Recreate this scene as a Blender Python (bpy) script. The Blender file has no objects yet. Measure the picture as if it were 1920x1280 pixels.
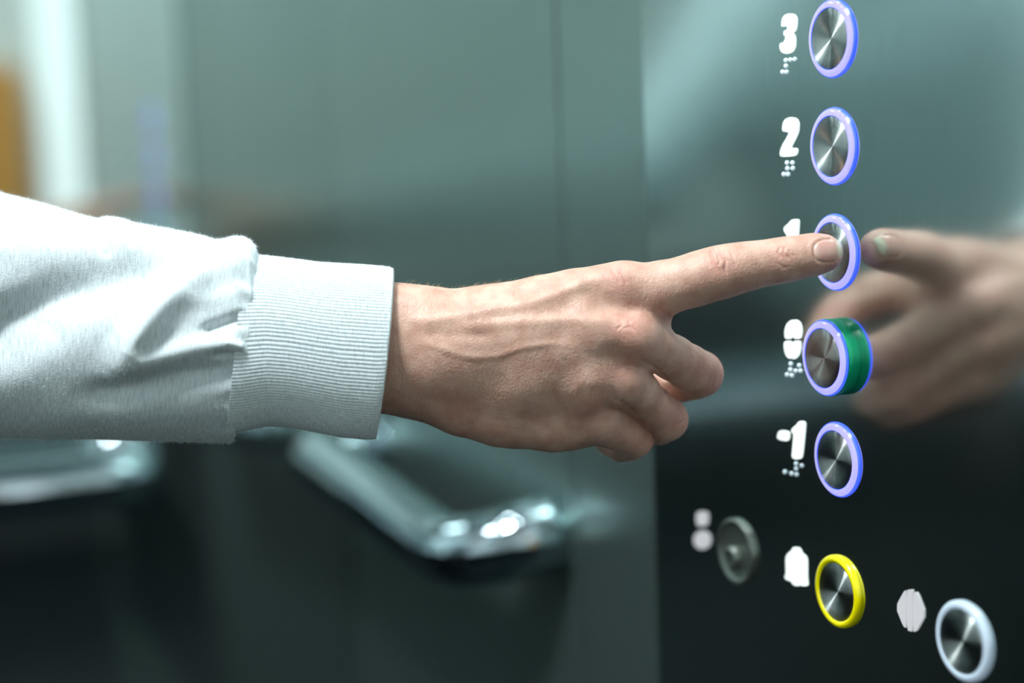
import bpy, bmesh, math, random
import numpy as np
from mathutils import Vector, Matrix

random.seed(5); rng = np.random.default_rng(5)
SC = bpy.context.scene; COL = SC.collection

# ------------------------------------------------------------------ camera
# world: x = 0 is the wall that carries the control panel (cabin at x < 0), +y towards the back wall, z up,
# the origin is the middle of the pressed button. metres.
CAM = np.array([-0.431517, -0.611268, 0.055425])
CR = np.array([0.911267, -0.410227, -0.036146])
CU = np.array([0.082816, 0.096568, 0.991875])
CF = np.array([0.403403, 0.906857, -0.121973])
FPX = 3088.4
cd = bpy.data.cameras.new('camera'); cam = bpy.data.objects.new('camera', cd); COL.objects.link(cam)
cam.matrix_world = Matrix(((CR[0], CU[0], -CF[0], CAM[0]), (CR[1], CU[1], -CF[1], CAM[1]), (CR[2], CU[2], -CF[2], CAM[2]), (0, 0, 0, 1)))
cd.sensor_width = 36; cd.lens = FPX * 36 / 1920; cd.clip_start = 0.01; cd.clip_end = 50
cd.dof.use_dof = True; cd.dof.focus_distance = 0.733; cd.dof.aperture_fstop = 2.3; cd.dof.aperture_blades = 9
SC.camera = cam

# ------------------------------------------------------------------ world, exposure
w = bpy.data.worlds.new('world'); SC.world = w; w.use_nodes = True
w.node_tree.nodes['Background'].inputs[0].default_value = (0.75, 0.95, 1, 1)
w.node_tree.nodes['Background'].inputs[1].default_value = 0.3
SC.view_settings.view_transform = 'Standard'; SC.view_settings.look = 'None'
SC.view_settings.gamma = 1; SC.view_settings.use_curve_mapping = False
SC.view_settings.exposure = 0.0
SC.cycles.max_bounces = 14; SC.cycles.glossy_bounces = 10; SC.cycles.diffuse_bounces = 4
SC.cycles.sample_clamp_indirect = 6; SC.cycles.caustics_refractive = False
SC.cycles.use_denoising = True; SC.cycles.blur_glossy = 0.3

CEIL, FLOOR = 1.12, -1.10
XL, YB, YF = -1.45, 0.7115, -0.50     # left wall, back wall, front edge of the cabin
LOB = -2.6

def area(name, loc, tgt, sx, sy, power, col):
    l = bpy.data.lights.new(name, 'AREA'); l.shape = 'RECTANGLE'; l.size = sx; l.size_y = sy
    l.energy = power; l.color = col
    o = bpy.data.objects.new(name, l); COL.objects.link(o); o.location = loc
    o.rotation_euler = (Vector(tgt) - Vector(loc)).to_track_quat('-Z', 'Y').to_euler()
    return o
area('ceiling_panel_light', (-0.74, -0.08, CEIL - 0.02), (-0.62, 0.03, 0), 0.24, 0.26, 24, (0.90, 0.99, 1.0))
area('lobby_light', (-0.5, -1.35, 1.5), (-0.5, -2.6, 0.55), 1.8, 0.5, 47, (0.86, 0.98, 1.0))

# ------------------------------------------------------------------ materials
def mat(name, col, rough=0.5, metal=0.0, **k):
    m = bpy.data.materials.new(name); m.use_nodes = True
    b = m.node_tree.nodes['Principled BSDF']
    b.inputs['Base Color'].default_value = (*col, 1); b.inputs['Roughness'].default_value = rough
    b.inputs['Metallic'].default_value = metal
    for a, v in k.items():
        b.inputs[a.replace('_', ' ')].default_value = v
    return m
def nd(m, t, **k):
    n = m.node_tree.nodes.new(t)
    for a, v in k.items():
        if hasattr(n, a) and a not in n.inputs: setattr(n, a, v)
        else: n.inputs[a].default_value = v
    return n
def lk(m, a, b): m.node_tree.links.new(a, b)
def BS(m): return m.node_tree.nodes['Principled BSDF']
def brushed(m, scale, strength, rvar=0.04, cvar=0.06):
    """fine grain: noise stretched along one axis, in relief, roughness and tone"""
    tc = nd(m, 'ShaderNodeTexCoord'); mp = nd(m, 'ShaderNodeMapping'); mp.inputs['Scale'].default_value = scale
    lk(m, tc.outputs['Object'], mp.inputs['Vector'])
    n = nd(m, 'ShaderNodeTexNoise', Scale=1.0, Detail=3.0); lk(m, mp.outputs[0], n.inputs['Vector'])
    bp = nd(m, 'ShaderNodeBump', Strength=strength, Distance=0.0002)
    lk(m, n.outputs['Fac'], bp.inputs['Height']); lk(m, bp.outputs[0], BS(m).inputs['Normal'])
    r0 = BS(m).inputs['Roughness'].default_value
    mr = nd(m, 'ShaderNodeMapRange'); mr.inputs['To Min'].default_value = r0 - rvar; mr.inputs['To Max'].default_value = r0 + rvar
    lk(m, n.outputs['Fac'], mr.inputs['Value']); lk(m, mr.outputs[0], BS(m).inputs['Roughness'])
    c0 = BS(m).inputs['Base Color'].default_value[:3]
    cr = nd(m, 'ShaderNodeValToRGB')
    cr.color_ramp.elements[0].position = .3; cr.color_ramp.elements[1].position = .7
    cr.color_ramp.elements[0].color = (*[c * (1 - cvar) for c in c0], 1)
    cr.color_ramp.elements[1].color = (*[min(1, c * (1 + cvar)) for c in c0], 1)
    lk(m, n.outputs['Fac'], cr.inputs[0]); lk(m, cr.outputs[0], BS(m).inputs['Base Color'])
    return m
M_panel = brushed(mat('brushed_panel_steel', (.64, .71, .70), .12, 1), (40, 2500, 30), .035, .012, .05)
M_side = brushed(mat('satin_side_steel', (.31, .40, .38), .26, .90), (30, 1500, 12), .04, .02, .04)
M_back = brushed(mat('mirror_back_steel', (.51, .60, .585), .03, .97), (1200, 40, 14), .006, .006, .03)
M_dark = mat('dark_laminate', (.006, .010, .013), .8, 0, Specular_IOR_Level=.05)
M_floor = mat('dark_granite', (.008, .012, .014), .85, 0, Specular_IOR_Level=.04)
M_white = mat('white_paint', (.78, .82, .80), .6)
M_ceil = mat('ceiling_enamel', (.36, .42, .42), .4)
M_orange = mat('orange_wood', (.80, .33, .04), .45)
M_chrome = mat('chrome', (.52, .60, .65), .05, 1)
M_edge = mat('plate_edge', (.75, .82, .82), .2, 1)
M_seam = mat('wall_joint_grey', (.10, .13, .13), .4, .5)  # dark grey tone of the joint in the side wall
def emis(name, col, s, rough=.3, base=(.8, .8, .8)):
    m = mat(name, base, rough); b = BS(m)
    b.inputs['Emission Color'].default_value = (*col, 1); b.inputs['Emission Strength'].default_value = s
    return m
M_glyph = emis('lit_white_glyph', (.90, 1, .98), 1.15, .5, (.3, .3, .3))
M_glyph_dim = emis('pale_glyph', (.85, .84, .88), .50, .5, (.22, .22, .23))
M_dot = emis('braille_bead', (.75, .9, 1), .28, .25, (.7, .8, .85))  # raised metal beads; weak emission put in for their white gleam
M_spot = emis('led_spot', (.85, .97, 1), 320)
M_ring = emis('lavender_lit_ring', (.50, .48, 1.0), .94, .12, (.12, .10, .2))
M_ringblue = emis('blue_lit_skirt', (.04, .09, 1.0), 1.5, .2, (.05, .1, .7))
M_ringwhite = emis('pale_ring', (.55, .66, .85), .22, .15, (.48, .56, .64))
M_yellow = mat('yellow_plastic', (.95, .80, .0), .22, 0, Coat_Weight=.6)
M_green = mat('green_plastic', (.0, .36, .17), .32)
M_greenlit = M_green
M_key = mat('grey_cast_metal', (.27, .29, .26), .38, .8)
M_keydark = mat('dark_key_slot', (.01, .01, .01), .5)
def spun():
    m = mat('spun_steel', (.44, .47, .46), .40, 1); b = BS(m)
    b.inputs['Anisotropic'].default_value = 1.0
    tg = nd(m, 'ShaderNodeTangent'); tg.direction_type = 'RADIAL'; tg.axis = 'X'
    lk(m, tg.outputs[0], b.inputs['Tangent'])
    b.inputs['Anisotropic Rotation'].default_value = .25
    return m
M_spun = spun()

# ------------------------------------------------------------------ helpers
def link(name, me, m, parent=None, smooth=True):
    o = bpy.data.objects.new(name, me); COL.objects.link(o)
    if m is not None: me.materials.append(m)
    if smooth:
        me.polygons.foreach_set('use_smooth', [True] * len(me.polygons))
    if parent is not None: o.parent = parent
    return o
def mesh(name, V, Fc):
    me = bpy.data.meshes.new(name); me.from_pydata([tuple(map(float, v)) for v in V], [], Fc); me.update(); return me
def tag(o, label=None, cat=None, group=None, kind=None):
    if label: o['label'] = label
    if cat: o['category'] = cat
    if group: o['group'] = group
    if kind: o['kind'] = kind
    return o
def empty(name, loc, label, cat, group=None):
    o = bpy.data.objects.new(name, None); COL.objects.link(o); o.location = loc; o.empty_display_size = .02
    return tag(o, label, cat, group)
def box(name, lo, hi, m, parent=None, bev=0.0):
    bm = bmesh.new(); bmesh.ops.create_cube(bm, size=1)
    lo, hi = Vector(lo), Vector(hi)
    for v in bm.verts: v.co = Vector(((lo[i] + hi[i]) / 2 + v.co[i] * (hi[i] - lo[i])) for i in range(3))
    if bev: bmesh.ops.bevel(bm, geom=bm.edges[:], offset=bev, segments=2, affect='EDGES')
    me = bpy.data.meshes.new(name); bm.to_mesh(me); bm.free()
    return link(name, me, m, parent, False)
def struct(o): o['kind'] = 'structure'; return o
def lathe_x(name, prof, m, parent=None, seg=96, loc=(0, 0, 0), mats=None):
    """prof: list of (x, r) revolved about the x axis"""
    V, Fc, mi = [], [], []
    for (x, r) in prof:
        for j in range(seg):
            a = 2 * math.pi * j / seg; V.append((x, r * math.cos(a), r * math.sin(a)))
    for i in range(len(prof) - 1):
        for j in range(seg):
            a, b = i * seg + j, i * seg + (j + 1) % seg
            Fc.append((a, a + seg, b + seg, b)); mi.append(i)
    me = mesh(name, V, Fc)
    o = link(name, me, m, parent); o.location = loc
    bm = bmesh.new(); bm.from_mesh(me); bmesh.ops.remove_doubles(bm, verts=bm.verts, dist=1e-7); bmesh.ops.recalc_face_normals(bm, faces=bm.faces); bm.to_mesh(me); bm.free()
    return o
def tube(name, pts, r, m, parent=None, seg=24):
    pts = [Vector(p) for p in pts]; V, Fc = [], []
    up = Vector((0, 0, 1))
    for i, p in enumerate(pts):
        t = (pts[min(i + 1, len(pts) - 1)] - pts[max(i - 1, 0)]).normalized()
        a = t.cross(up).normalized(); b = a.cross(t)
        for j in range(seg):
            q = 2 * math.pi * j / seg; V.append(p + (a * math.cos(q) + b * math.sin(q)) * r)
    for i in range(len(pts) - 1):
        for j in range(seg):
            a, b = i * seg + j, i * seg + (j + 1) % seg; Fc.append((a, b, b + seg, a + seg))
    Fc.append(tuple(range(seg))[::-1]); Fc.append(tuple(range((len(pts) - 1) * seg, len(pts) * seg)))
    return link(name, mesh(name, V, Fc), m, parent)
def rounded(pts, rad, n=8):
    """polyline with its corners rounded"""
    pts = [Vector(p) for p in pts]; out = [pts[0]]
    for i in range(1, len(pts) - 1):
        a, b, c = pts[i - 1], pts[i], pts[i + 1]
        r = min(rad, (a - b).length * .49, (c - b).length * .49)
        p0 = b + (a - b).normalized() * r; p1 = b + (c - b).normalized() * r
        for k in range(n + 1):
            t = k / n; out.append(p0 * (1 - t) ** 2 + b * 2 * t * (1 - t) + p1 * t * t)
    out.append(pts[-1]); return out
def pix_dir(x, y): return CF + CR * (x - 960) / FPX - CU * (y - 640) / FPX
def on_panel(x, y, X=0.0):
    d = pix_dir(x, y); return CAM + d * ((X - CAM[0]) / d[0])

# ------------------------------------------------------------------ cabin
struct(box('floor', (XL - 1.2, LOB - .1, FLOOR - .05), (1.2, YB + .1, FLOOR), M_floor))
struct(box('ceiling', (XL - .1, YF - .1, CEIL), (.1, YB + .1, CEIL + .05), M_ceil))
struct(box('wall_back', (XL - .1, YB, FLOOR), (.1, YB + .06, CEIL), M_back))
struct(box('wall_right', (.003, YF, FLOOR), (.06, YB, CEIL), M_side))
struct(box('wall_left', (XL - .06, YF, FLOOR), (XL, YB, CEIL), mat('light_laminate', (.80, .86, .88), .35)))
struct(box('trim_5', (XL + .0002, YF, FLOOR + .10), (XL + .012, YB - .001, -.22), M_dark))     # dark dado on the left wall
struct(box('trim_2', (.0024, .2842, FLOOR), (.0032, .2854, CEIL), M_seam))                   # joint in the side wall
struct(box('baseboard_back', (XL, YB - .008, FLOOR), (0, YB, FLOOR + .10), M_dark))
struct(box('baseboard_left', (XL, YF, FLOOR), (XL + .008, YB - .008, FLOOR + .10), M_dark))
# landing outside the open door
struct(box('wall_lobby', (XL - 1.2, LOB - .1, FLOOR), (1.2, LOB, 1.6), M_white))
struct(box('wall_lobby_right', (1.1, LOB, FLOOR), (1.2, YF - .12, 1.6), M_white))
struct(box('wall_lobby_left', (XL - 1.2, LOB, FLOOR), (XL - 1.1, YF - .12, 1.6), M_white))
struct(box('ceiling_lobby', (XL - 1.2, LOB, 1.55), (1.2, YF - .12, 1.6), M_white))
struct(box('trim_3', (XL - 1.1, YF - .14, CEIL - .12), (1.1, YF - .12, 1.55), M_white))
struct(box('trim_4', (XL - 1.1, LOB, FLOOR), (1.1, LOB + .02, FLOOR + .72), M_dark))
struct(box('trim_6', (XL - 1.1, LOB + .02, FLOOR), (XL - 1.08, YF - .14, FLOOR + .72), M_dark))
struct(box('trim_7', (1.08, LOB + .02, FLOOR), (1.1, YF - .14, FLOOR + .72), M_dark))
cab = empty('wall_cabinet', (0, LOB, -.5), 'orange wooden wall cabinet on the white lobby wall, mirrored at the left edge', 'cabinet')
box('body', (-.20, .001, 0), (.185, .20, .79), M_orange, cab, .003)
box('door', (-.195, .201, .01), (.18, .22, .78), M_orange, cab, .003)

glow_strip = empty('added_glow_strip', (.305, LOB, -.55), 'tall slim glowing strip added on the lobby wall, mirrored as a pale stripe at the left', 'light')  # added emitter that brightens the mirrored stripe; no lamp known there
box('glow_backing', (-.062, .001, 0), (.062, .03, 1.75), M_white, glow_strip, .004)
box('glow_face', (-.052, .0302, .02), (.052, .045, 1.73), emis('added_strip_glow', (.86, .97, 1), 1.2), glow_strip, .004)
# ceiling downlights
i = 0
for x, y in ((-.25, .60), (-.30, -.05), (-.75, .45), (-.75, -.15), (-1.15, .40), (-1.15, -.05)):
    names = {0: 'back right', 1: 'front right', 2: 'back middle', 3: 'front middle', 4: 'back left', 5: 'front left'}
    t = empty('ceiling_spotlight', (x, y, CEIL), 'small round recessed spotlight in the cabin ceiling, %s' % names[i], 'light', 'recessed spotlights in the cabin ceiling')
    o = lathe_x('bezel', [(0.002, .034), (.006, .033), (.006, .026), (.001, .025)], M_chrome, t, 32); o.rotation_euler = (0, math.pi / 2, 0)
    o = lathe_x('lens', [(0.0035, .0251), (.0035, 0.0)], M_spot, t, 32); o.rotation_euler = (0, math.pi / 2, 0)
    i += 1

# ------------------------------------------------------------------ handrails
RZ = -.193
h1 = empty('handrail', (-.6, YB, RZ), 'chrome tube handrail along the back wall, below the sleeve at the left', 'handrail', None)
pts = rounded([(-.70, 0, 0), (-.70, -.06, 0), (.412, -.06, 0), (.412, 0, 0)], .035)
tube('bar', pts, .0215, M_chrome, h1)
for x in (-.70, .412):
    o = lathe_x('wall_rose', [(0, 0.0), (0, .028), (.002, .0275), (.0035, .0205)], M_chrome, h1, 32); o.rotation_euler = (0, 0, -math.pi / 2); o.location = (x, 0, 0)
h2 = empty('handrail', (0.003, .45, RZ), 'chrome tube handrail on the side wall below the hand, curving back into the wall', 'handrail', None)
pts = rounded([(0, .195, .003), (-.053, .195, .003), (-.057, -.112, -.015), (0, -.152, .006)], .055)
tube('bar', pts, .0235, M_chrome, h2)
for y, z in ((.195, .003),):
    o = lathe_x('wall_rose', [(0, 0.0), (0, .028), (-.001, .0278), (-.002, .0225)], M_chrome, h2, 32); o.location = (0, y, z)

# ------------------------------------------------------------------ control panel
PE = .1739; PZ0, PZ1, PY0 = -.62, .62, -.43
pn = empty('control_panel', (0, 0, 0), 'tall brushed steel control plate with lit floor numbers and braille beads', 'control panel')
bm = bmesh.new(); bmesh.ops.create_cube(bm, size=1)
for v in bm.verts: v.co = Vector((.0015 + v.co.x * .003, (PE + PY0) / 2 + v.co.y * (PE - PY0), (PZ0 + PZ1) / 2 + v.co.z * (PZ1 - PZ0)))
bmesh.ops.bevel(bm, geom=[e for e in bm.edges if all(v.co.x < .001 for v in e.verts)], offset=.0007, segments=2, affect='EDGES')
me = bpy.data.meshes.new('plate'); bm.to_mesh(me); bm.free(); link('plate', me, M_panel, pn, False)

def prism(name, poly, x0, x1, m, parent):
    """poly: (y, z) outline at x0 (front) with thickness to x1"""
    n = len(poly); bm = bmesh.new()
    a = [bm.verts.new((x0, y, z)) for y, z in poly]; b = [bm.verts.new((x1, y, z)) for y, z in poly]
    bm.faces.new(a); bm.faces.new(b[::-1])
    for k in range(n): bm.faces.new((a[k], b[k], b[(k + 1) % n], a[(k + 1) % n]))
    bmesh.ops.recalc_face_normals(bm, faces=bm.faces)
    me = bpy.data.meshes.new(name); bm.to_mesh(me); bm.free(); return link(name, me, m, parent, False)
def cr_poly(p, it=2):
    for _ in range(it):        # Chaikin rounding
        q = []
        for k in range(len(p)):
            a, b = np.array(p[k]), np.array(p[(k + 1) % len(p)])
            q += [a * .8 + b * .2, a * .2 + b * .8]
        p = q
    return p
def glyph(name, pts, sc, off, m, label=None, it=2):
    w_ = [on_panel(x / sc + off[0], y / sc + off[1]) for x, y in pts]
    o = prism(name, cr_poly([(p[1], p[2]) for p in w_], it), -.0006, .0002, m, pn)
    if label: o['label'] = label
    return o
A3, A4, A1, A5 = (3.557, (1400, 0)), (3.2, (1400, 560)), (3.2, (1100, 380)), (2.743, (1220, 920))
glyph('numeral', [(236, 180), (240, 130), (257, 100), (290, 88), (322, 96), (337, 125), (335, 175), (325, 205), (308, 220), (322, 238), (327, 270), (324, 315), (305, 348), (272, 360), (240, 350), (226, 322), (227, 288), (252, 282), (262, 262), (266, 240), (252, 236), (253, 205), (272, 200), (280, 182), (268, 172)], *A3, M_glyph, 'glowing white numeral 3')
glyph('numeral', [(243, 874), (246, 825), (262, 793), (300, 779), (335, 790), (350, 825), (345, 880), (325, 925), (298, 975), (300, 990), (322, 985), (338, 990), (340, 1010), (328, 1040), (230, 1046), (228, 1010), (245, 965), (275, 915), (290, 882), (270, 878)], *A3, M_glyph, 'glowing white numeral 2')
glyph('numeral', [(1188, 165), (1190, 145), (1215, 125), (1235, 100), (1262, 97), (1275, 105), (1272, 150), (1262, 330), (1205, 330), (1210, 200), (1195, 178)], *A1, M_glyph, 'glowing white numeral 1 half hidden by the finger')
for q in ([(235, 240), (233, 190), (245, 150), (270, 128), (280, 126), (278, 238)], [(283, 238), (284, 126), (297, 125), (320, 140), (332, 175), (330, 215), (322, 240)],
          [(228, 253), (276, 252), (273, 362), (248, 350), (232, 315)], [(281, 252), (324, 251), (325, 300), (315, 335), (295, 358), (278, 362)]):
    glyph('numeral_segment', q, *A4, M_glyph, 'glowing white quarter of the numeral 0', 2)
glyph('minus_sign', [(190, 820), (197, 795), (215, 788), (248, 794), (258, 805), (256, 835), (248, 850), (240, 852), (205, 845), (190, 835)], *A4, M_glyph)
glyph('numeral', [(273, 787), (287, 767), (300, 760), (315, 738), (330, 731), (352, 738), (352, 770), (335, 940), (325, 960), (295, 962), (276, 950), (280, 905), (288, 806), (276, 802)], *A4, M_glyph, 'glowing white numeral 1 after the minus sign')
glyph('bell_symbol', [(692, 440), (701, 428), (698, 340), (712, 318), (732, 302), (735, 288), (762, 290), (772, 300), (778, 318), (800, 335), (806, 360), (805, 440), (810, 485), (795, 490), (775, 484), (755, 489), (735, 480), (728, 465), (700, 455)], *A5, M_glyph, 'glowing white bell symbol', 1)
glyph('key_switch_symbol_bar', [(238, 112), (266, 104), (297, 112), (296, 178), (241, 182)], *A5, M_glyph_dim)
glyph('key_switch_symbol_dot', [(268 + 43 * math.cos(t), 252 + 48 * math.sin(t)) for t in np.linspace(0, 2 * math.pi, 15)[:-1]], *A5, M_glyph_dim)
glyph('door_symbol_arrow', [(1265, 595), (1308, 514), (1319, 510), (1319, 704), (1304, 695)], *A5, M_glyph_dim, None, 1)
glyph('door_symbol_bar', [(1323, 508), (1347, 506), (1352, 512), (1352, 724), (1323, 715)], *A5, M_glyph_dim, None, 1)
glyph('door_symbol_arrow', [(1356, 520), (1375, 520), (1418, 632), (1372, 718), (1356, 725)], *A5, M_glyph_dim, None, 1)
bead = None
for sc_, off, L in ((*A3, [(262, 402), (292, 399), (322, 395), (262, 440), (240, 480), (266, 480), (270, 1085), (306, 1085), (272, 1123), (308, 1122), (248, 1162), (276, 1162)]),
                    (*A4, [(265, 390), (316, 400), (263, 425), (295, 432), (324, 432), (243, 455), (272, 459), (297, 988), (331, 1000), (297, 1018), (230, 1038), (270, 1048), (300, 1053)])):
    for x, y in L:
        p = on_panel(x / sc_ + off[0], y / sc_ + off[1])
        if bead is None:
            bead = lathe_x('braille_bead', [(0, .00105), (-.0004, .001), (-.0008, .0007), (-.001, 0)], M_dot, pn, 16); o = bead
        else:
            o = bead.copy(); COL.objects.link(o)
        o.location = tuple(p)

# ------------------------------------------------------------------ push buttons
S = .047; ZY = -.15535; YA = .0869
def push_button(name, loc, label, kind='lit', lift=0.0):
    t = empty(name, loc, label, 'button', 'round push buttons of the control panel' if kind == 'lit' else None)
    L = -lift
    if lift:
        lathe_x('collar', [(0, .0172), (L * .50, .0174), (L + .0004, .0174), (L, .0168)], M_green, t)['label'] = 'thick green plastic collar'
    ringm = {'lit': M_ring, 'yellow': M_yellow, 'white': M_ringwhite}[kind]
    if kind == 'lit':
        lathe_x('glow_skirt', [(L, .0167), (L - .0002, .01725), (L - .0009, .0170), (L - .0012, .0166)], M_ringblue, t)['label'] = 'blue glowing rim'
        lathe_x('ring', [(L - .0010, .01665), (L - .0017, .0162), (L - .0022, .0153), (L - .0024, .0145), (L - .0023, .0136)], ringm, t)
        lathe_x('inner_rim', [(L - .0023, .0136), (L - .0022, .01345), (L - .0018, .0134)], M_ringblue, t)
    elif kind == 'yellow':
        lathe_x('ring', [(0, .0168), (-.0008, .0170), (-.0018, .0167), (-.0025, .0159), (-.0028, .0150), (-.0026, .0141), (-.0018, .0134)], ringm, t)
    else:
        lathe_x('ring', [(0, .0166), (-.0010, .0169), (-.0018, .0164), (-.0024, .0154), (-.0025, .0146), (-.0022, .0136), (-.0016, .0132)], ringm, t)
    lathe_x('face', [(L - .0018, .0134), (L - .0022, .0132), (L - .0017, .009), (L - .0013, .004), (L - .0010, 0.0)], M_spun, t)
    return t
push_button('push_button', (0, 0, 2 * S), 'round steel push button with lavender lit ring, near the numeral 3')
push_button('push_button', (0, 0, S), 'round steel push button with lavender lit ring, beside the numeral 2')
push_button('push_button', (0, 0, 0), 'round steel push button with lavender lit ring, pressed by the fingertip')
push_button('push_button', (0, 0, -S), 'raised push button with lavender lit ring on a thick green collar, beside the 0', lift=.0058)
push_button('push_button', (0, 0, -2 * S), 'round steel push button with lavender lit ring, beside the -1')
push_button('alarm_button', (0, 0, ZY), 'round alarm button with a yellow ring beside the bell symbol', 'yellow')
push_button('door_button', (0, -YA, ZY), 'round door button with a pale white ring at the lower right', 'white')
ks = empty('key_switch', (0, YA, ZY), 'dull grey round key switch below the handrail end, left of the bell symbol', 'key switch')
lathe_x('escutcheon', [(0, .0168), (-.0018, .0168), (-.0026, .0160), (-.0026, .0150), (-.0014, .0140), (-.0012, .0135), (-.0012, 0)], M_key, ks)
o = lathe_x('key_cylinder', [(-.0012, .0062), (-.0042, .0056), (-.0048, .0046), (-.0042, .0036), (-.0042, 0)], M_key, ks, 40); o.location = (0, .002, -.0035)
box('key_slot', (-.0044, .0014, -.0062), (-.0041, .0026, -.0008), M_keydark, ks)

# ------------------------------------------------------------------ SDF modelling (camera-aligned millimetres)
def P(px, py, W):
    z = 735.0 + W; return np.array([(px - 960) / FPX * z, -(py - 640) / FPX * z, z])
def cam2world(V):
    V = np.asarray(V) / 1000.0; return CAM + V[:, :1] * CR + V[:, 1:2] * CU + V[:, 2:3] * CF
def world2cam(v):
    d = (np.asarray(v, float) - CAM); return np.array([d @ CR, d @ CU, d @ CF]) * 1000

class Field:
    def __init__(s, lo, hi, h):
        s.h = h; s.lo = np.array(lo, float); s.n = np.ceil((np.array(hi) - s.lo) / h).astype(int) + 1
        s.ax = [(s.lo[i] + h * np.arange(s.n[i])).astype(np.float32) for i in range(3)]
    def blank(s): return np.full(tuple(s.n), 12.0 * s.h + 6, np.float32)
    def cone(s, F_, a, b, ra, rb, k, ell=None):
        """smooth union of a round cone a-b into F_; polynomial smooth min with reach k"""
        a, b = np.asarray(a, float), np.asarray(b, float); pad = max(ra, rb) + k + 4 * s.h
        lo = np.minimum(a, b) - pad; hi = np.maximum(a, b) + pad
        sl = tuple(slice(max(0, int((lo[i] - s.lo[i]) / s.h)), min(s.n[i], int((hi[i] - s.lo[i]) / s.h) + 2)) for i in range(3))
        X, Y, Z = np.meshgrid(*[s.ax[i][sl[i]] for i in range(3)], indexing='ij', sparse=True)
        d = (b - a).astype(np.float32); L2 = float(d @ d) + 1e-9
        x, y, z = X - np.float32(a[0]), Y - np.float32(a[1]), Z - np.float32(a[2])
        t = np.clip((x * d[0] + y * d[1] + z * d[2]) / L2, 0, 1)
        dist = np.sqrt((x - t * d[0]) ** 2 + (y - t * d[1]) ** 2 + (z - t * d[2]) ** 2) - (ra + (rb - ra) * t)
        G = F_[sl]
        if k > 0:
            hh = np.maximum(k - np.abs(G - dist), 0) / k
            F_[sl] = np.minimum(G, dist) - hh * hh * k * .25
        else: F_[sl] = np.minimum(G, dist)
def smin(A, B, k):
    hh = np.maximum(k - np.abs(A - B), 0) / k; return np.minimum(A, B) - hh * hh * k * .25
def chain(fl, F_, pts, k):
    """pts: (point, radius)"""
    for (a, ra), (b, rb) in zip(pts[:-1], pts[1:]): fl.cone(F_, a, b, ra, rb, k)
def surface_nets(fl, F_):
    ins = F_ < 0; n = F_.shape
    c = ins[:-1, :-1, :-1].astype(np.int8)
    for dx in (0, 1):
        for dy in (0, 1):
            for dz in (0, 1):
                if dx + dy + dz: c = c + ins[dx:n[0] - 1 + dx, dy:n[1] - 1 + dy, dz:n[2] - 1 + dz]
    I = np.argwhere((c > 0) & (c < 8)); idx = np.full(c.shape, -1, np.int64); idx[tuple(I.T)] = np.arange(len(I))
    acc = np.zeros((len(I), 3)); cnt = np.zeros(len(I))
    cor = [np.array(q) for q in ((0, 0, 0), (1, 0, 0), (0, 1, 0), (1, 1, 0), (0, 0, 1), (1, 0, 1), (0, 1, 1), (1, 1, 1))]
    val = [F_[tuple((I + q).T)] for q in cor]
    for e0, e1 in ((0, 1), (2, 3), (4, 5), (6, 7), (0, 2), (1, 3), (4, 6), (5, 7), (0, 4), (1, 5), (2, 6), (3, 7)):
        a, b = val[e0], val[e1]; m_ = (a < 0) != (b < 0)
        t = np.where(m_, a / np.where(m_, a - b, 1), 0)[:, None]
        acc += np.where(m_[:, None], cor[e0] + (cor[e1] - cor[e0]) * t, 0); cnt += m_
    V = fl.lo + (I + acc / cnt[:, None]) * fl.h
    Q = []
    for axx in range(3):
        u, v = (axx + 1) % 3, (axx + 2) % 3
        a = np.moveaxis(ins, axx, 0); s_ = np.argwhere(a[:-1] != a[1:])
        E_ = np.zeros((len(s_), 3), int); oth = [q for q in range(3) if q != axx]
        E_[:, axx] = s_[:, 0]; E_[:, oth[0]] = s_[:, 1]; E_[:, oth[1]] = s_[:, 2]
        ok = (E_[:, u] > 0) & (E_[:, v] > 0) & (E_[:, u] < idx.shape[u]) & (E_[:, v] < idx.shape[v]); E_ = E_[ok]
        eu = np.eye(3, dtype=int)[u]; ev = np.eye(3, dtype=int)[v]
        q = np.stack([idx[tuple((E_ - eu - ev).T)], idx[tuple((E_ - ev).T)], idx[tuple(E_.T)], idx[tuple((E_ - eu).T)]], 1)
        flip = ~ins[tuple(E_.T)]
        q[flip] = q[flip][:, ::-1]; Q.append(q)
    Q = np.concatenate(Q); Q = Q[(Q >= 0).all(1)]
    return V, Q
def sample(fl, F_, V):
    g = (V - fl.lo) / fl.h; i = np.clip(np.floor(g).astype(int), 0, np.array(F_.shape) - 2); f = g - i; out = 0
    for dx in (0, 1):
        for dy in (0, 1):
            for dz in (0, 1):
                wgt = (f[:, 0] if dx else 1 - f[:, 0]) * (f[:, 1] if dy else 1 - f[:, 1]) * (f[:, 2] if dz else 1 - f[:, 2])
                out = out + wgt * F_[i[:, 0] + dx, i[:, 1] + dy, i[:, 2] + dz]
    return out
def normals(fl, F_, V):
    e = fl.h; g = np.stack([sample(fl, F_, V + np.eye(3)[k] * e) - sample(fl, F_, V - np.eye(3)[k] * e) for k in range(3)], 1)
    return g / (np.linalg.norm(g, axis=1, keepdims=True) + 1e-9)
def fast_mesh(name, V, Q):
    me = bpy.data.meshes.new(name); k = Q.shape[1]
    me.vertices.add(len(V)); me.vertices.foreach_set('co', np.asarray(V, np.float32).ravel())
    me.loops.add(Q.size); me.loops.foreach_set('vertex_index', Q.ravel().astype(np.int32))
    me.polygons.add(len(Q)); me.polygons.foreach_set('loop_start', np.arange(0, Q.size, k, dtype=np.int32)); me.polygons.foreach_set('loop_total', np.full(len(Q), k, np.int32))
    me.update(calc_edges=True); me.validate(); return me
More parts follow.
